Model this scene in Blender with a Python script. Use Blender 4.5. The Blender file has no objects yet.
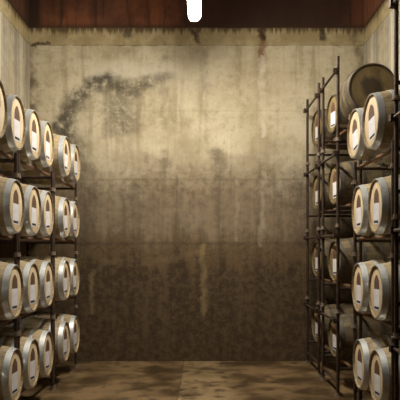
import bpy, bmesh, math, random
from mathutils import Vector, Matrix
random.seed(7)
PI = math.pi
scn = bpy.context.scene
C = scn.collection

# ------------------------------------------------------------------ helpers
def new_bm(): return bmesh.new()

def add_box(bm, x0, x1, y0, y1, z0, z1):
    vs = [bm.verts.new((x, y, z)) for x in (x0, x1) for y in (y0, y1) for z in (z0, z1)]
    for f in ((0,1,3,2),(4,6,7,5),(0,4,5,1),(2,3,7,6),(0,2,6,4),(1,5,7,3)):
        bm.faces.new([vs[i] for i in f])

def add_tube(bm, a, b, r, n=12):
    a, b = Vector(a), Vector(b)
    d = (b - a).normalized()
    u = d.orthogonal().normalized(); v = d.cross(u)
    ra, rb = [], []
    for i in range(n):
        t = 2*PI*i/n
        o = u*math.cos(t)*r + v*math.sin(t)*r
        ra.append(bm.verts.new(a+o)); rb.append(bm.verts.new(b+o))
    for i in range(n):
        j = (i+1) % n
        f = bm.faces.new((ra[i], ra[j], rb[j], rb[i])); f.smooth = True
    bm.faces.new(list(reversed(ra))); bm.faces.new(rb)

def add_lathe_x(bm, prof, n=48, closed=True, smooth=True):
    """prof: list of (x, r); revolved about the X axis."""
    rings = []
    for (x, r) in prof:
        if r < 1e-6:
            rings.append([bm.verts.new((x, 0, 0))])
        else:
            rings.append([bm.verts.new((x, r*math.cos(2*PI*i/n), r*math.sin(2*PI*i/n))) for i in range(n)])
    pairs = list(zip(rings[:-1], rings[1:]))
    if closed: pairs.append((rings[-1], rings[0]))
    for A, B in pairs:
        if len(A) == 1 and len(B) == 1: continue
        for i in range(n):
            j = (i+1) % n
            if len(A) == 1: f = bm.faces.new((A[0], B[i], B[j]))
            elif len(B) == 1: f = bm.faces.new((A[i], B[0], A[j]))
            else: f = bm.faces.new((A[i], B[i], B[j], A[j]))
            f.smooth = smooth

def mesh(name, bm, m, sharp=math.radians(35)):
    bmesh.ops.recalc_face_normals(bm, faces=bm.faces)
    for e in bm.edges:
        if len(e.link_faces) == 2 and e.calc_face_angle(0) > sharp: e.smooth = False
    me = bpy.data.meshes.new(name); bm.to_mesh(me); bm.free()
    if m: me.materials.append(m)
    return me

def link(name, me, parent=None, loc=(0,0,0)):
    o = bpy.data.objects.new(name, me); C.objects.link(o)
    o.location = loc
    if parent: o.parent = parent
    return o

def obj(name, bm, m, parent=None, loc=(0,0,0)): return link(name, mesh(name, bm, m), parent, loc)

def thing(name, label, cat, loc=(0,0,0), rot=(0,0,0), group=None):
    o = bpy.data.objects.new(name, None); C.objects.link(o)
    o.empty_display_size = .1
    o.location = loc; o.rotation_euler = rot
    o['label'] = label; o['category'] = cat
    if group: o['group'] = group
    return o

def struct(name, bm, m):
    o = obj(name, bm, m); o['kind'] = 'structure'; return o

def dup(root, label, group=None):
    r = root.copy(); C.objects.link(r); r['label'] = label
    if group: r['group'] = group
    for ch in root.children:
        c = ch.copy(); C.objects.link(c); c.parent = r
        for g in ch.children:
            d = g.copy(); C.objects.link(d); d.parent = c
    return r

# ------------------------------------------------------------------ node helper
class Nodes:
    def __init__(s, name):
        s.mat = bpy.data.materials.new(name); s.mat.use_nodes = True
        s.t = s.mat.node_tree; s.t.nodes.clear()
        s.out = s.t.nodes.new('ShaderNodeOutputMaterial')
        s.bsdf = s.t.nodes.new('ShaderNodeBsdfPrincipled')
        s.t.links.new(s.bsdf.outputs[0], s.out.inputs[0])
        tc = s.t.nodes.new('ShaderNodeTexCoord'); s.co = tc.outputs['Object']
    def set(s, sock, v):
        if isinstance(v, bpy.types.NodeSocket): s.t.links.new(v, sock)
        elif isinstance(v, tuple) and len(v) == 3 and sock.type == 'RGBA': sock.default_value = (*v, 1)
        else: sock.default_value = v
    def m(s, op, a, b=0.0, c=0.0, clamp=False):
        n = s.t.nodes.new('ShaderNodeMath'); n.operation = op; n.use_clamp = clamp
        s.set(n.inputs[0], a); s.set(n.inputs[1], b); s.set(n.inputs[2], c); return n.outputs[0]
    def v(s, op, a, b=(0,0,0), out=0):
        n = s.t.nodes.new('ShaderNodeVectorMath'); n.operation = op
        s.set(n.inputs[0], a); s.set(n.inputs[1], b); return n.outputs[out]
    def vscale(s, a, f):
        n = s.t.nodes.new('ShaderNodeVectorMath'); n.operation = 'SCALE'
        s.set(n.inputs[0], a); s.set(n.inputs['Scale'], f); return n.outputs[0]
    def xyz(s, a):
        n = s.t.nodes.new('ShaderNodeSeparateXYZ'); s.set(n.inputs[0], a); return n.outputs
    def comb(s, x, y, z):
        n = s.t.nodes.new('ShaderNodeCombineXYZ')
        for i, k in enumerate((x, y, z)): s.set(n.inputs[i], k)
        return n.outputs[0]
    def noise(s, vec, scale=1.0, detail=4.0, rough=.55, col=False):
        n = s.t.nodes.new('ShaderNodeTexNoise'); s.set(n.inputs['Vector'], vec)
        n.inputs['Scale'].default_value = scale; n.inputs['Detail'].default_value = detail
        n.inputs['Roughness'].default_value = rough
        return n.outputs['Color' if col else 'Fac']
    def vor(s, vec, scale, feat='DISTANCE_TO_EDGE'):
        n = s.t.nodes.new('ShaderNodeTexVoronoi'); n.feature = feat; s.set(n.inputs['Vector'], vec)
        n.inputs['Scale'].default_value = scale; return n.outputs['Distance']
    def white(s, val):
        n = s.t.nodes.new('ShaderNodeTexWhiteNoise'); n.noise_dimensions = '1D'; s.set(n.inputs['W'], val); return n.outputs['Value']
    def ramp(s, v, a, b, lo=0.0, hi=1.0):
        n = s.t.nodes.new('ShaderNodeMapRange'); n.interpolation_type = 'SMOOTHSTEP'
        s.set(n.inputs['Value'], v)
        n.inputs['From Min'].default_value = a; n.inputs['From Max'].default_value = b
        n.inputs['To Min'].default_value = lo; n.inputs['To Max'].default_value = hi
        return n.outputs[0]
    def mix(s, f, a, b, mode='MIX'):
        n = s.t.nodes.new('ShaderNodeMix'); n.data_type = 'RGBA'; n.blend_type = mode
        s.set(n.inputs[0], f); s.set(n.inputs[6], a); s.set(n.inputs[7], b); return n.outputs[2]
    def rnd(s): return s.t.nodes.new('ShaderNodeObjectInfo').outputs['Random']
    def bump(s, h, strength=.3, dist=.01):
        n = s.t.nodes.new('ShaderNodeBump'); n.inputs['Strength'].default_value = strength
        n.inputs['Distance'].default_value = dist
        s.set(n.inputs['Height'], h); s.t.links.new(n.outputs[0], s.bsdf.inputs['Normal'])
    def seg(s, p, a, b):
        """distance of the 2D point p (vector socket, third coordinate 0) to the segment a-b"""
        A = Vector((a[0], a[1], 0)); BA = Vector((b[0]-a[0], b[1]-a[1], 0))
        pa = s.v('SUBTRACT', p, tuple(A))
        h = s.m('DIVIDE', s.v('DOT_PRODUCT', pa, tuple(BA), out=1), BA.dot(BA), clamp=True)
        c = s.t.nodes.new('ShaderNodeVectorMath'); c.operation = 'SCALE'
        c.inputs[0].default_value = BA; s.set(c.inputs['Scale'], h)
        return s.v('LENGTH', s.v('SUBTRACT', pa, c.outputs[0]), out=1)
    def poly(s, p, pts):
        d = None
        for a, b in zip(pts[:-1], pts[1:]):
            e = s.seg(p, a, b); d = e if d is None else s.m('MINIMUM', d, e)
        return d
    def fin(s, col, rough=.7, metal=0.0, spec=.3):
        s.set(s.bsdf.inputs['Base Color'], col); s.set(s.bsdf.inputs['Roughness'], rough)
        s.set(s.bsdf.inputs['Metallic'], metal); s.bsdf.inputs['Specular IOR Level'].default_value = spec
        return s.mat

# ------------------------------------------------------------------ place
F, VX, VY = 645.0, 202.0, 248.0            # focal length in pixels and vanishing point of the aisle
CAMZ = 2.0
YB = 11.4                                  # back wall
XL, XR = -3.04, 2.855
Z_SEAM, Z_RED, Z_CEIL = 5.59, 5.90, 7.6
def wp(px, py): return ((px-VX)*YB/F, CAMZ+(VY-py)*YB/F)   # a stain's place on the back wall in metres

# ------------------------------------------------------------------ materials
def concrete(name, axis, back=False):
    s = Nodes(name)
    o = s.xyz(s.co)
    u = o[0] if axis == 'x' else o[1]
    z = o[2]
    P = s.comb(u, z, 0.0)
    wob = s.noise(P, 1.3, 5, .6)
    wobc = s.vscale(s.v('SUBTRACT', s.noise(P, 3.5, 5, .65, col=True), (.5,.5,.5)), .32)
    Pw0 = s.v('ADD', P, wobc); q = s.xyz(Pw0); Pw = s.comb(q[0], q[1], 0.0)
    big = s.noise(P, .75, 6, .6)
    mid = s.noise(P, 3.2, 7, .65)
    fine = s.noise(P, 22, 5, .6)
    spk = s.noise(P, 8.5, 7, .72)
    streak = s.noise(s.comb(s.m('MULTIPLY', u, 5.5), s.m('MULTIPLY', z, .35), 3.1), 1.0, 6, .62)
    streak2 = s.noise(s.comb(s.m('MULTIPLY', u, 16), s.m('MULTIPLY', z, .7), 9.3), 1.0, 5, .6)
    col = s.mix(s.ramp(big, .35, .65), (.41,.34,.21), (.585,.51,.36))
    col = s.mix(s.ramp(streak, .48, .68, 0, .6), col, (.27,.215,.125))
    col = s.mix(s.ramp(streak2, .55, .75, 0, .35), col, (.60,.53,.39))
    col = s.mix(s.ramp(mid, .50, .70, 0, .38), col, (.25,.205,.13))
    col = s.mix(s.ramp(spk, .52, .68, 0, .42), col, (.20,.165,.11))
    col = s.mix(s.ramp(spk, .48, .36, 0, .3), col, (.64,.58,.44))
    if not back:
        st3 = s.noise(s.comb(s.m('MULTIPLY', u, 4.5), s.m('MULTIPLY', z, .13), 5.7), 1.0, 6, .6)
        col = s.mix(s.ramp(st3, .45, .60, 0, .75), col, (.27,.245,.20))
        col = s.mix(s.ramp(st3, .44, .34, 0, .6), col, (.66,.62,.50))
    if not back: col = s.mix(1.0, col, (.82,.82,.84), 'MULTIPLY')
    # back wall's old tide lines: greyer concrete below the middle pour joint, damp grimy concrete below the lower one
    zw = s.m('ADD', z, s.m('MULTIPLY', s.m('SUBTRACT', wob, .5), .9))
    zone1 = s.ramp(s.m('ADD', zw, s.m('ADD', s.m('MULTIPLY', s.m('SUBTRACT', streak, .5), .8), s.m('ADD', s.m('MULTIPLY', s.m('SUBTRACT', spk, .5), 1.1), s.m('MULTIPLY', s.m('SUBTRACT', big, .5), 1.2)))), 4.05, 2.85)
    if not back: zone1 = s.ramp(zw, 4.3, 3.7)  # side walls: shade behind the racks painted in, to darken the tier gaps
    zone2 = s.ramp(s.m('ADD', zw, s.m('MULTIPLY', s.m('SUBTRACT', streak, .5), .7)), 2.42, 1.95) if back else s.ramp(zw, 3.9, 3.3)  # side walls get a second, deeper step of that painted shade
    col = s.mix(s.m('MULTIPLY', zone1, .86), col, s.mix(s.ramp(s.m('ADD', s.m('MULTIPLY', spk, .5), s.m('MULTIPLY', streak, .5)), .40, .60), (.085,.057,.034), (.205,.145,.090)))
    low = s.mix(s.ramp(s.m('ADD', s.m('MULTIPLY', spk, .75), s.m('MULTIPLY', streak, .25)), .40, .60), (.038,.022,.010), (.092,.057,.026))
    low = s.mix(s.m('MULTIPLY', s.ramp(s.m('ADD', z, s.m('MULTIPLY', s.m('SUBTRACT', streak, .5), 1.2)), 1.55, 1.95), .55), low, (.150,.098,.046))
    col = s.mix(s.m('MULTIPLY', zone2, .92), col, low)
    crk = s.vor(s.v('ADD', P, s.vscale(wobc, .6)), 4.6)
    crack = s.m('MULTIPLY', s.ramp(crk, .05, .0), s.m('MULTIPLY', zone2, s.ramp(wob, .36, .5)))
    col = s.mix(s.m('MULTIPLY', crack, .6), col, (.04,.028,.015))
    # pour joints
    def line(z0, w, k, c):
        nonlocal col
        d = s.m('ABSOLUTE', s.m('SUBTRACT', s.m('ADD', z, s.m('MULTIPLY', s.m('SUBTRACT', mid, .5), .07)), z0))
        col = s.mix(s.m('MULTIPLY', s.ramp(d, w, 0.0), k), col, c)
    line(3.21, .04, .32, (.12,.09,.055))
    line(2.08, .05, .4, (.05,.036,.02))
    line(4.42, .02, .16, (.2,.16,.09))
    line(Z_SEAM, .022, .8, (.10,.075,.04))
    # mossy yellow upper strip with soot running down from the steel above
    strip = s.ramp(z, Z_SEAM-.01, Z_SEAM+.02)
    scol = s.mix(s.ramp(mid, .35, .6), (.47,.38,.21), (.34,.265,.135))
    scol = s.mix(s.ramp(fine, .58, .72, 0, .45), scol, (.09,.065,.035))
    col = s.mix(strip, col, scol)
    soot = s.ramp(s.m('ADD', z, s.m('MULTIPLY', s.m('SUBTRACT', streak2, .5), .42)), Z_RED-.12, Z_RED+.0)
    col = s.mix(s.m('MULTIPLY', soot, .85), col, (.075,.045,.022))
    # speckle of pits
    col = s.mix(s.ramp(fine, .60, .74, 0, .5), col, (.13,.10,.06))
    if back:
        def stain(pts, w, k, c, rag=1.0, brk=None):
            nonlocal col
            d = s.poly(Pw, [wp(*p) for p in pts])
            f = s.ramp(d, w, w*.15)
            f = s.m('MULTIPLY', f, s.ramp(brk if brk is not None else mid, .36, .58, 1-rag, 1))
            col = s.mix(s.m('MULTIPLY', f, k), col, c)
        stain([(95,72),(140,70),(175,70)], .22, .55, (.66,.61,.50), .8, spk)
        blk = (.07,.06,.042); spot = s.m('ADD', s.m('MULTIPLY', mid, .45), s.m('MULTIPLY', spk, .6))
        stain([(62,170),(60,128),(72,104),(88,87),(104,79)], .26, .85, blk, 1.0, spot)
        stain([(70,150),(66,126)], .36, .7, blk, 1.0, spot)
        stain([(104,79),(118,82),(128,92),(150,80),(168,76)], .17, .65, blk, 1.0, spot)
        stain([(112,90),(118,125)], .36, .5, blk, 1.0, spot)
        stain([(128,88),(130,125)], .30, .45, blk, 1.0, spot)
        stain([(33,70),(31,130)], .16, .8, (.10,.075,.045))
        stain([(32,130),(36,200)], .22, .5, (.12,.09,.05))
        stain([(80,165),(78,235)], .42, .5, (.06,.045,.028))
        stain([(300,185),(303,240)], .35, .4, (.06,.045,.028))
        stain([(216,152),(222,172)], .24, .6, (.11,.085,.055))
        stain([(163,60),(163,128)], .10, .45, (.16,.125,.075))
        stain([(164,155),(165,172)], .13, .5, (.11,.085,.055))
        stain([(205,50),(206,140)], .08, .35, (.16,.125,.075))
        stain([(262,28),(262,60)], .10, .85, (.17,.075,.035), .3)
        stain([(262,58),(263,135)], .08, .45, (.72,.66,.55), .7)
        stain([(263,175),(261,245)], .07, .35, (.50,.42,.31), .8)
        stain([(238,178),(236,240)], .06, .25, (.50,.42,.30), .8)
        stain([(203,246),(204,312)], .085, .42, (.34,.25,.12), .5)
        stain([(92,272),(92,312)], .07, .4, (.32,.24,.12), .6)
        stain([(130,190),(148,215)], .3, .35, (.10,.075,.05))
        stain([(100,262),(160,262),(200,252)], .09, .2, (.30,.22,.12))
        stain([(355,35),(361,80)], .14, .6, (.12,.09,.05))
        stain([(33,44),(46,44)], .05, .9, (.05,.032,.02), .2)
        stain([(349,66),(352,80)], .10, .5, (.14,.12,.07))
        stain([(275,60),(290,120)], .35, .25, (.60,.52,.37))
        stain([(215,60),(180,80)], .55, .35, (.66,.58,.42))
        for hx, hy in ((127,33),(195,35),(262,33),(323,34)):
            stain([(hx,hy-3),(hx+.5,hy+3)], .10, .95, (.05,.035,.02), .2)
    s.bump(s.m('ADD', s.m('MULTIPLY', mid, .6), s.m('MULTIPLY', fine, .4)), .35, .02)
    return s.fin(col, s.ramp(mid, .3, .7, .62, .9), 0, .25)

def rust_wall():
    s = Nodes('rusted_red_steel')
    o = s.xyz(s.co)
    u = s.m('ADD', o[0], o[1])
    P = s.co
    st = s.noise(s.comb(s.m('MULTIPLY', u, 7), s.m('MULTIPLY', o[2], .6), 1.0), 1.0, 6, .62)
    n = s.noise(P, 2.1, 6, .62)
    g = s.noise(P, .45, 3, .5)
    col = s.mix(s.ramp(n, .35, .65), (.225,.082,.036), (.12,.042,.020))
    col = s.mix(s.ramp(st, .48, .66, 0, .8), col, (.045,.022,.012))
    col = s.mix(s.ramp(g, .46, .60, 0, .65), col, (.05,.028,.018))
    sx = s.m('ADD', o[0], s.m('MULTIPLY', s.m('SUBTRACT', n, .5), 1.2))
    col = s.mix(s.m('MULTIPLY', s.m('MULTIPLY', s.ramp(sx, -.9, .1), s.ramp(sx, 2.95, 2.4)), .9), col, (.035,.017,.011))
    col = s.mix(s.m('MULTIPLY', s.ramp(s.m('ABSOLUTE', s.m('ADD', o[0], 2.98)), .16, .03), .8), col, (.03,.018,.012))
    d = s.ramp(o[2], Z_RED+.11, Z_RED, 0, .7)
    col = s.mix(d, col, (.05,.028,.015))
    s.bump(n, .3, .02)
    return s.fin(col, .75, 0, .25)

def floor_mat():
    s = Nodes('stained_concrete_floor')
    P = s.co
    n = s.noise(P, 1.1, 7, .62); n2 = s.noise(P, 3.6, 6, .65); f = s.noise(P, 25, 4, .6)
    col = s.mix(s.ramp(n, .38, .6), (.055,.033,.014), (.18,.112,.047))
    col = s.mix(s.ramp(n2, .50, .64, 0, .75), col, (.038,.023,.011))
    col = s.mix(s.ramp(f, .58, .72, 0, .4), col, (.09,.06,.03))
    o = s.xyz(P)
    # a pale patched strip of screed with a straight edge down the aisle
    u = s.m('ADD', o[0], s.m('MULTIPLY', s.m('SUBTRACT', n2, .5), .12))
    patch = s.m('MULTIPLY', s.ramp(u, -.33, -.30), s.ramp(u, .62, .2))
    patch = s.m('MULTIPLY', patch, s.ramp(n2, .62, .45))
    col = s.mix(s.m('MULTIPLY', patch, .5), col, (.29,.205,.105))
    edge = s.ramp(s.m('ABSOLUTE', s.m('ADD', u, .33)), .03, 0)
    col = s.mix(s.m('MULTIPLY', edge, .6), col, (.07,.045,.025))
    s.bump(s.m('ADD', n2, s.m('MULTIPLY', f, .3)), .3, .02)
    return s.fin(col, s.ramp(n, .4, .62, .38, .75), 0, .4)

def stave_mat(name, a, b, dirt, k):
    s = Nodes(name)
    o = s.xyz(s.co)
    ang = s.m('MULTIPLY', s.m('ARCTAN2', o[1], o[2]), 26/(2*PI))
    fr = s.m('FRACT', ang)
    idv = s.white(s.m('FLOOR', ang))
    r = s.rnd()
    off = s.v('ADD', s.co, s.vscale(s.comb(r, r, r), 17.0))
    g = s.noise(s.v('MULTIPLY', off, (3, 26, 26)), 1.0, 5, .6)
    n = s.noise(off, 4.5, 5, .62)
    col = s.mix(idv, a, b)
    col = s.mix(s.ramp(g, .45, .7, 0, .35), col, dirt)
    col = s.mix(s.ramp(n, .48, .66, 0, k), col, dirt)
    gap = s.m('MAXIMUM', s.ramp(fr, .05, .0), s.ramp(fr, .95, 1.0))
    col = s.mix(s.m('MULTIPLY', gap, .75), col, (.04,.025,.012))
    ax = s.m('ABSOLUTE', o[0])
    col = s.mix(s.m('MULTIPLY', s.ramp(ax, .4695, .4699), .75), col, (.05,.034,.02))
    s.bump(s.m('SUBTRACT', 1.0, gap), .4, .004)
    return s.fin(col, .62, 0, .3)

def head_mat(name, a, b, dirt, k, ring=0.0):
    s = Nodes(name)
    o = s.xyz(s.co)
    t = s.m('MULTIPLY', o[1], 1/.082)
    fr = s.m('FRACT', s.m('ADD', t, .5))
    idv = s.white(s.m('FLOOR', s.m('ADD', t, .5)))
    r = s.rnd()
    off = s.v('ADD', s.co, s.vscale(s.comb(r, r, r), 23.0))
    g = s.noise(s.v('MULTIPLY', off, (5, 34, 3)), 1.0, 5, .6)
    n = s.noise(off, 5.0, 5, .6)
    col = s.mix(idv, a, b)
    col = s.mix(s.ramp(g, .45, .7, 0, .3), col, dirt)
    col = s.mix(s.ramp(n, .5, .68, 0, k), col, dirt)
    if ring:
        rad = s.v('LENGTH', s.comb(0.0, o[1], o[2]), out=1)
        rad = s.m('ADD', rad, s.m('MULTIPLY', s.m('SUBTRACT', n, .5), .22))
        col = s.mix(s.m('MULTIPLY', s.ramp(rad, .17, .10), ring), col, (.028,.02,.012))
    gap = s.m('MAXIMUM', s.ramp(fr, .035, .0), s.ramp(fr, .965, 1.0))
    col = s.mix(s.m('MULTIPLY', gap, .6), col, (.06,.035,.015))
    return s.fin(col, .6, 0, .3)

def hoop_mat(name, a, b, metal, rough, rust):
    s = Nodes(name)
    r = s.rnd()
    off = s.v('ADD', s.co, s.vscale(s.comb(r, r, r), 31.0))
    n = s.noise(off, 6, 5, .6); f = s.noise(off, 40, 3, .6)
    col = s.mix(s.ramp(n, .35, .65), a, b)
    col = s.mix(s.ramp(f, .58, .72, 0, rust), col, (.11,.075,.045))
    return s.fin(col, s.ramp(n, .3, .7, rough-.08, rough+.1), metal, .5)

def tube_mat():
    s = Nodes('rusty_brown_steel_tube')
    n = s.noise(s.co, 9, 5, .65); f = s.noise(s.co, 45, 3, .6)
    col = s.mix(s.ramp(n, .4, .62), (.028,.017,.011), (.065,.034,.019))
    col = s.mix(s.ramp(f, .55, .7, 0, .5), col, (.11,.075,.05))
    return s.fin(col, .58, .25, .4)

def flat(name, col, rough=.7, var=.12, scale=14, metal=0.0):
    s = Nodes(name)
    n = s.noise(s.co, scale, 4, .6)
    c2 = tuple(x*(1-var*2) for x in col)
    return s.fin(s.mix(s.ramp(n, .4, .65), col, c2), rough, metal, .3)

def glow(name, col, strength):
    s = Nodes(name)
    s.bsdf.inputs['Emission Color'].default_value = (*col, 1)
    s.bsdf.inputs['Emission Strength'].default_value = strength
    return s.fin((.8,.8,.8), .4)

M = {
 'back': concrete('stained_back_wall_concrete', 'x', True),
 'side': concrete('stained_shaded_side_wall_concrete', 'y'),
 'rust': rust_wall(),
 'floor': floor_mat(),
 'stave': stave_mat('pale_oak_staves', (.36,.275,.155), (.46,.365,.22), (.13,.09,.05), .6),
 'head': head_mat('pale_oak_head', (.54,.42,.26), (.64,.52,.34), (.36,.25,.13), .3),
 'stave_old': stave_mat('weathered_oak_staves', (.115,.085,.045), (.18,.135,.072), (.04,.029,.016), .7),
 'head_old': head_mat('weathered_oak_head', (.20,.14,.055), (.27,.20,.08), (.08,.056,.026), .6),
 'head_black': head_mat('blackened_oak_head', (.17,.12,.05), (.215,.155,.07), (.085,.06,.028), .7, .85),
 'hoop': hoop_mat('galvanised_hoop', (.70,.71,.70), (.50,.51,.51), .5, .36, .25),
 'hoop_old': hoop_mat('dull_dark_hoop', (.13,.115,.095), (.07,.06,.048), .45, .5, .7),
 'tube': tube_mat(),
 'rail': flat('rust_brown_rail', (.19,.10,.05), .6, .22, 18, .15),
 'flange': flat('worn_steel_flange', (.26,.20,.15), .5, .2, 30, .3),
 'paper': flat('white_label_paper', (.62,.60,.63), .8, .06),
 'emblem': flat('brown_label_print', (.115,.06,.035), .8, .15),
 'bar': flat('black_label_print', (.02,.018,.02), .8, .1),
 'bung': flat('dark_wood_bung', (.16,.10,.05), .7),
 'enamel': flat('dull_white_enamel', (.42,.41,.38), .5, .1, 5),
 'chain': flat('grey_chain_steel', (.12,.11,.10), .5, .1, 30, .5),
 'lamp_dim': glow('dim_lit_lamp_diffuser', (1.0,.94,.82), 85.0),
 'lamp': glow('lit_lamp_diffuser', (1.0,.93,.80), 285.0),
 'ceiling': flat('sooty_ceiling', (.10,.055,.035), .85, .2, 2),
}

# ------------------------------------------------------------------ setting
YF = -3.0
def wall(name, mat, a, b, inward, upper):
    """a concrete wall between plan points a and b: body up to the pour seam, and above it a strip set 25 mm back"""
    bm = new_bm()
    (x0, y0), (x1, y1) = a, b
    t = .3
    for z0, z1, s in ((0, Z_SEAM, 0.0), (Z_SEAM, Z_RED, .025)):
        ix, iy = inward
        xs = sorted((x0 - ix*s, x1 - ix*t)); ys = sorted((y0 - iy*s, y1 - iy*t))
        if ix == 0: xs = sorted((x0, x1))
        if iy == 0: ys = sorted((y0, y1))
        add_box(bm, xs[0], xs[1], ys[0], ys[1], z0, z1)
    struct(name, bm, mat)
    bm = new_bm()
    ix, iy = inward
    xs = sorted((x0 - ix*.01, x1 - ix*t)); ys = sorted((y0 - iy*.01, y1 - iy*t))
    if ix == 0: xs = sorted((x0, x1))
    if iy == 0: ys = sorted((y0, y1))
    add_box(bm, xs[0], xs[1], ys[0], ys[1], Z_RED, Z_CEIL)
    struct(upper, bm, M['rust'])
wall('wall_back', M['back'], (XL-.3, YB), (XR+.3, YB), (0,-1), 'trim_1')
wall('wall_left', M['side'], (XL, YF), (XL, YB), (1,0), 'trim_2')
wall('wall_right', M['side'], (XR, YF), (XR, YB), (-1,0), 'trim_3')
wall('wall_front', M['side'], (XL-.3, YF), (XR+.3, YF), (0,1), 'trim_4')
bm = new_bm(); add_box(bm, XL-.3, XR+.3, YF-.3, YB+.3, -.2, 0); struct('floor', bm, M['floor'])
bm = new_bm(); add_box(bm, XL-.3, XR+.3, YF-.3, YB+.3, Z_CEIL, Z_CEIL+.2); struct('ceiling', bm, M['ceiling'])

# ------------------------------------------------------------------ barrel
HL, RE, RB = .47, .285, .345
def prof(x): return RB - (RB-RE)*(x/HL)**2
RC = prof(.35)                              # radius where the barrel bears on the rack rails

def make_barrel(name, label, group, ms, mh, mr, with_label=True, mfront=None):
    """axis along X, printed head at +X; the Empty sits under the belly"""
    root = thing(name, label, 'barrel', group=group)
    up = (0, 0, RB)
    bm = new_bm()
    p = [(x, prof(x)) for x in [HL*(-1 + i/9) for i in range(19)]]
    p = [(-HL, RE-.012), (-HL, RE)] + p[1:-1] + [(HL, RE), (HL, RE-.012), (HL-.05, RE-.018), (-HL+.05, RE-.018)]
    add_lathe_x(bm, p, 52)
    obj('staves', bm, ms, root, up)
    for sgn in (1, -1):
        for (x0, x1) in ((HL-.066, HL-.001), (.262, .305), (.115, .158)):
            bm = new_bm()
            t = .0035
            q = [(sgn*x0, prof(x0)-.002), (sgn*x0, prof(x0)+t), (sgn*(x0+x1)/2, prof((x0+x1)/2)+t),
                 (sgn*x1, prof(x1)+t), (sgn*x1, prof(x1)-.002)]
            add_lathe_x(bm, q, 52)
            obj('hoop', bm, mr, root, up)
    for sgn in (1, -1):
        bm = new_bm()
        r = RE-.0175
        q = [(sgn*(HL-.018), 0), (sgn*(HL-.018), r-.022), (sgn*(HL-.026), r), (sgn*(HL-.052), r), (sgn*(HL-.052), 0)]
        add_lathe_x(bm, q, 52, closed=False)
        obj('head', bm, mfront if (mfront and sgn == 1) else mh, root, up)
    bm = new_bm(); add_tube(bm, (0,0,RB-.012), (0,0,RB+.010), .027, 16)
    obj('bung', bm, M['bung'], root, up)
    if with_label:
        x = HL-.0178
        bm = new_bm(); add_box(bm, x, x+.0012, -.110, .110, -.195, .030)
        lab = obj('label', bm, M['paper'], root, up)
        lab['label'] = 'white paper label'
        bm = new_bm()                                   # bell-shaped dark print above the white sheet
        outline = [(-.100,.030),(.100,.030),(.097,.078),(.088,.122),(.050,.160),(.016,.182),(-.016,.182),(-.050,.160),(-.088,.122),(-.097,.078)]
        lo = [bm.verts.new((x, a, b)) for a, b in outline]; hi = [bm.verts.new((x+.0012, a, b)) for a, b in outline]
        bm.faces.new(lo); bm.faces.new(hi)
        for i in range(len(lo)):
            j = (i+1) % len(lo); bm.faces.new((lo[i], lo[j], hi[j], hi[i]))
        e = obj('emblem', bm, M['emblem'], lab); e['label'] = 'brown bell-shaped printed emblem'
        bm = new_bm(); add_box(bm, x+.0012, x+.002, -.088, .088, -.182, -.156)
        b = obj('printed_bar', bm, M['bar'], lab); b['label'] = 'black printed bar'
    return root

def put(root, cx, cy, cz, rz, roll=0.0, sc=1.0):
    R = Matrix.Rotation(rz, 3, 'Z') @ Matrix.Rotation(roll, 3, 'X')
    root.rotation_euler = (roll, 0, rz)
    root.scale = (sc, sc, sc)
    root.location = Vector((cx, cy, cz)) - R @ Vector((0, 0, RB*sc))

NEAR_Z = [.62, 1.53, 2.45, 3.355]           # axis heights on the low racks, bottom tier first
TIER = ['bottom', 'second', 'third', 'top']
ORD = ['nearest', 'second nearest', 'third nearest', 'fourth nearest', 'fifth nearest', 'farthest']

pale = make_barrel('wine_barrel', '', 'pale barrels in the left racks', M['stave'], M['head'], M['hoop'])
first = True
for k, z in enumerate(NEAR_Z):
    tier = {0: 'bottom row', 1: 'second row up', 2: 'third row up', 3: 'top row'}[k]
    for i, y in enumerate([6.20, 6.985, 7.72, 8.43, 9.53, 10.31]):
        if i == 0:  lab = f'pale oak barrel cut off by the left picture edge, {tier} of left rack'
        elif i == 5: lab = f'pale oak barrel with white label beside back wall, {tier} of left rack'
        elif i == 4: lab = f'pale oak barrel with white label, second from back wall, {tier} of left rack'
        elif i == 3: lab = f'pale oak barrel with white label, third from back wall, {tier} of left rack'
        elif i == 2: lab = f'pale oak barrel with white label, fourth from back wall, {tier} of left rack'
        else: lab = f'pale oak barrel with white label, fifth from back wall, {tier} of left rack'
        if first: r = pale; r['label'] = lab; first = False
        else: r = dup(pale, lab, 'pale barrels in the left racks')
        hx = -2.0 + random.uniform(-.012, .012)
        if i == 0: hx = -1.955 if k == 3 else -2.03
        if i == 1 and k == 3: hx = -1.985
        put(r, hx-HL, y + random.uniform(-.003, .003), z, 0, random.uniform(-.07, .07))
NY = [0, 0, 0, math.radians(2.5)]
for k, z in enumerate(NEAR_Z):
    tier = {0: 'bottom row', 1: 'second row up', 2: 'third row up', 3: 'top row'}[k]
    for i, y in enumerate([6.89, 7.66]):
        lab = (f'pale oak barrel next to right-edge post, {tier} of near right rack' if i == 0 else
               f'pale oak barrel, farther of its pair, {tier} of near right rack')
        r = dup(pale, lab, 'pale barrels in the near right rack')
        hx = (1.80 if k == 3 else 1.85) + random.uniform(-.008, .008)
        put(r, hx+HL*math.cos(NY[k]), y+HL*math.sin(NY[k]), z, PI+NY[k], (.16 + random.uniform(-.03, .03)) if k == 3 else random.uniform(-.05, .05))

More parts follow.
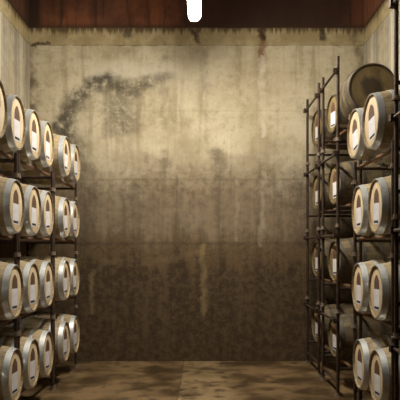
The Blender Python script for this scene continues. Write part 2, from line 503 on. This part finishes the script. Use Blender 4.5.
FAR_BASE = [0, 1.12, 2.28, 3.44, 4.58]
FAR_RAIL = [.40, 1.48, 2.58, 3.64]
TR = .022                                   # tube radius
FY = math.radians(6.5)
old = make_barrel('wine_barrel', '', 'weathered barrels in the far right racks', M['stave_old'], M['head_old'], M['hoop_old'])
first = True
for k in range(4):
    tier = {0: 'bottom shelf', 1: 'second shelf up', 2: 'third shelf up', 3: 'top shelf'}[k]
    for i, (y, hx) in enumerate([(10.64, 1.885), (9.21, 1.885)]):
        sc = 1.0
        if k == 3 and i == 1: y, hx, sc = 9.44, 1.90, .95
        lab = (f'weathered dark-hooped barrel beside the back wall, {tier} of far right rack' if i == 0 else
               f'weathered dark-hooped barrel, nearer of its shelf, {tier} of far right rack')
        if first: r = old; r['label'] = lab; first = False
        else: r = dup(old, lab, 'weathered barrels in the far right racks')
        put(r, hx+HL*sc*math.cos(FY), y+HL*sc*math.sin(FY), FAR_RAIL[k]+TR+RC*sc, PI+FY, random.uniform(-.06, .06), sc)

# the barrel lying end-on to the aisle on top
yaw = math.radians(6)
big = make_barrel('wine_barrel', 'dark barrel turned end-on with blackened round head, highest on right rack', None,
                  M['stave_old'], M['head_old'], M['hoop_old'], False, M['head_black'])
dirv = Vector((-math.sin(yaw), -math.cos(yaw), 0))           # from the belly to the visible head
hc = Vector((2.172, 8.2, 4.05))
SB = 1.04
cc = hc - dirv*HL*SB
put(big, cc.x, cc.y, cc.z, math.atan2(dirv.y, dirv.x), .3, SB)

# ------------------------------------------------------------------ racks
def rack(label, group, y0, y1, xf, xb, z0, z1, rail_z, top_rail=None, railx=None, ext=0.0, extra=None, stub=None, loc_x=None):
    cx, cy = (xf+xb)/2, (y0+y1)/2
    root = thing('barrel_rack', label, 'rack', (cx, cy, z0), group=group)
    def tube(name, a, b, r=TR, parent=root, m='tube'):
        bm = new_bm()
        add_tube(bm, (a[0]-cx, a[1]-cy, a[2]-z0), (b[0]-cx, b[1]-cy, b[2]-z0), r)
        return obj(name, bm, M[m], parent)
    for x in (xf, xb):
        for y in (y0, y1):
            p = tube('post', (x, y, z0+.012), (x, y, (stub or z1)))
            bm = new_bm()
            px, py = x-cx, y-cy
            add_tube(bm, (px, py, 0), (px, py, .014), .037 if xf < 0 else .048, 16)
            add_tube(bm, (px, py, .014), (px, py, .05), .031, 12)
            obj('foot_flange', bm, M['flange'], p)
    s = 1 if xb > xf else -1
    xa, xz = railx or (xf + s*.07, xb - s*.07)
    for x in (xa, xz): tube('support_rail', (x, y0-.03-ext, rail_z), (x, y1+.03, rail_z), m='rail')
    for y in (y0, y1): tube('cross_rail', (xf, y, rail_z-TR*1.2), (xb, y, rail_z-TR*1.2), TR*.9)
    if top_rail:
        xo = xf - s*TR*1.3
        t = tube('guard_rail', (xo, y0-.05, top_rail), (xo, y1+.05, top_rail), TR*.8)
        for y in (y0, y1):
            bm = new_bm(); add_box(bm, xo-s*0-.036-cx, xo+.036-cx, y-.036-cy, y+.036-cy, top_rail-z0-.034, top_rail-z0+.034)
            obj('coupler', bm, M['tube'], t)
    if extra: tube('base_rail', (xf, y0, extra), (xf, y1, extra)); tube('base_rail', (xb, y0, extra), (xb, y1, extra))
    return root

NB = [0, 1.0, 1.9, 2.8, 3.7]
bays = [(9.16, 10.80, 'beside the back wall'), (7.395, 9.085, 'in the middle of the row'), (5.62, 7.32, 'at the left picture edge')]
for (y0, y1, where) in bays:
    for k in range(4):
        rack(f'rusty tube frame, {TIER[k]} of the left rack stack {where}', 'left rack frames', y0, y1, -2.11, -2.915,
             NB[k], NB[k+1], NEAR_Z[k]-RC-TR, railx=(-2.16, -2.85), stub=3.08 if k == 3 else None)
for k in range(4):
    rack(f'rusty tube frame, {TIER[k]} of the low stack under near right pale barrels', 'near right rack frames', 6.47, 8.09, 1.92, 2.76,
         NB[k], NB[k+1], NEAR_Z[k]-RC-TR, railx=(1.99, 2.69), stub=3.08 if k == 3 else None)
GR = [1.02, 2.17, 3.27, 4.38]
for (y0, y1, where) in [(10.09, 11.19, 'nearest the back wall'), (8.68, 9.75, 'second from the back wall'), (5.2, 6.29, 'at right picture edge')]:
    for k in range(4):
        e = .0
        rack(f'tall rusty tube frame, {TIER[k]} of the stack {where}', 'tall right rack frames', y0, y1, 1.83 if y0 > 7 else 1.895, 2.815,
             FAR_BASE[k], FAR_BASE[k+1], FAR_RAIL[k], GR[k], railx=(2.005, 2.70), ext=.55 if (k == 3 and 8 < y0 < 9) else 0.0,
             extra=.19 if k == 0 else None)
# prop and bearers that carry the end-on barrel
t = thing('steel_prop', 'rusty trestle holding up the end-on barrel above near right rack', 'trestle', (2.35, 8.16, 0))
for x in (2.005, 2.70):
    bm = new_bm(); add_tube(bm, (x-2.35, 0, .012), (x-2.35, 0, FAR_RAIL[3]-TR), TR); p = obj('post', bm, M['tube'], t)
    bm = new_bm(); add_tube(bm, (x-2.35, 0, 0), (x-2.35, 0, .014), .052, 16); obj('foot_flange', bm, M['flange'], p)
bz = FAR_RAIL[3]+TR
bt = cc.z - RC*SB
for q, what in ((.35*SB, 'front'), (-.35*SB, 'rear')):
    c = cc + dirv*q
    bm = new_bm(); add_box(bm, -.46, .46, -.03, .03, 0, bt-bz)
    b = obj('wooden_bearer', bm, M['bung'], None, (2.36, c.y, bz))
    b['label'] = f'short timber bearer under {what} end of the end-on barrel'; b['category'] = 'timber'

# ------------------------------------------------------------------ lamps
def lamp(label, y0, y1, x=-.108, z=5.35, m='lamp'):
    t = thing('fluorescent_lamp', label, 'lamp', (x, (y0+y1)/2, z), group='lamps above the aisle')
    h = (y1-y0)/2
    bm = new_bm()                                        # rounded diffuser, open side up
    n = 10; ra, rb = [], []
    for i in range(n+1):
        a = PI + PI*i/n
        xx, zz = .085*math.cos(a), .075*math.sin(a)+.075
        ra.append(bm.verts.new((xx, -h+.02, zz))); rb.append(bm.verts.new((xx, h-.02, zz)))
    for i in range(n):
        f = bm.faces.new((ra[i], ra[i+1], rb[i+1], rb[i])); f.smooth = True
    bm.faces.new(ra); bm.faces.new(list(reversed(rb))); bm.faces.new((ra[0], rb[0], rb[-1], ra[-1]))
    obj('diffuser', bm, M[m], t)
    bm = new_bm(); add_box(bm, -.095, .095, -h, h, .0755, .15); obj('housing', bm, M['enamel'], t)
    for s in (-1, 1):
        bm = new_bm()
        zt = Z_CEIL - z; nl = 40
        for i in range(nl):
            za, zb = .15+(zt-.15)*i/nl, .15+(zt-.15)*(i+1.25)/nl
            w = .010
            zb = min(zb, zt)
            if i % 2: add_tube(bm, (-w, s*h*.7, za), (-w, s*h*.7, zb), .0025, 6); add_tube(bm, (w, s*h*.7, za), (w, s*h*.7, zb), .0025, 6)
            else: add_tube(bm, (0, s*h*.7-w, za), (0, s*h*.7-w, zb), .0025, 6); add_tube(bm, (0, s*h*.7+w, za), (0, s*h*.7+w, zb), .0025, 6)
        obj('chain', bm, M['chain'], t)
lamp('bright white strip lamp hanging above the aisle, far end in view', 7.95, 9.55)
lamp('strip lamp hanging above the aisle, nearer than the visible one', 5.7, 7.3, m='lamp_dim')

# ------------------------------------------------------------------ world, camera
w = bpy.data.worlds.new('World'); scn.world = w; w.use_nodes = True
w.node_tree.nodes['Background'].inputs[0].default_value = (.02,.018,.015,1)
cam = bpy.data.cameras.new('Camera'); co = bpy.data.objects.new('Camera', cam); C.objects.link(co)
co.location = (0, 0, CAMZ); co.rotation_euler = (PI/2, 0, 0)
cam.sensor_width = 36; cam.lens = F/400*36
cam.shift_x = (200-VX)/400; cam.shift_y = (VY-200)/400
cam.clip_start = .05
scn.camera = co
vs = scn.view_settings
vs.view_transform = 'Standard'; vs.look = 'None'; vs.gamma = 1.0; vs.use_curve_mapping = False
vs.exposure = 0.0
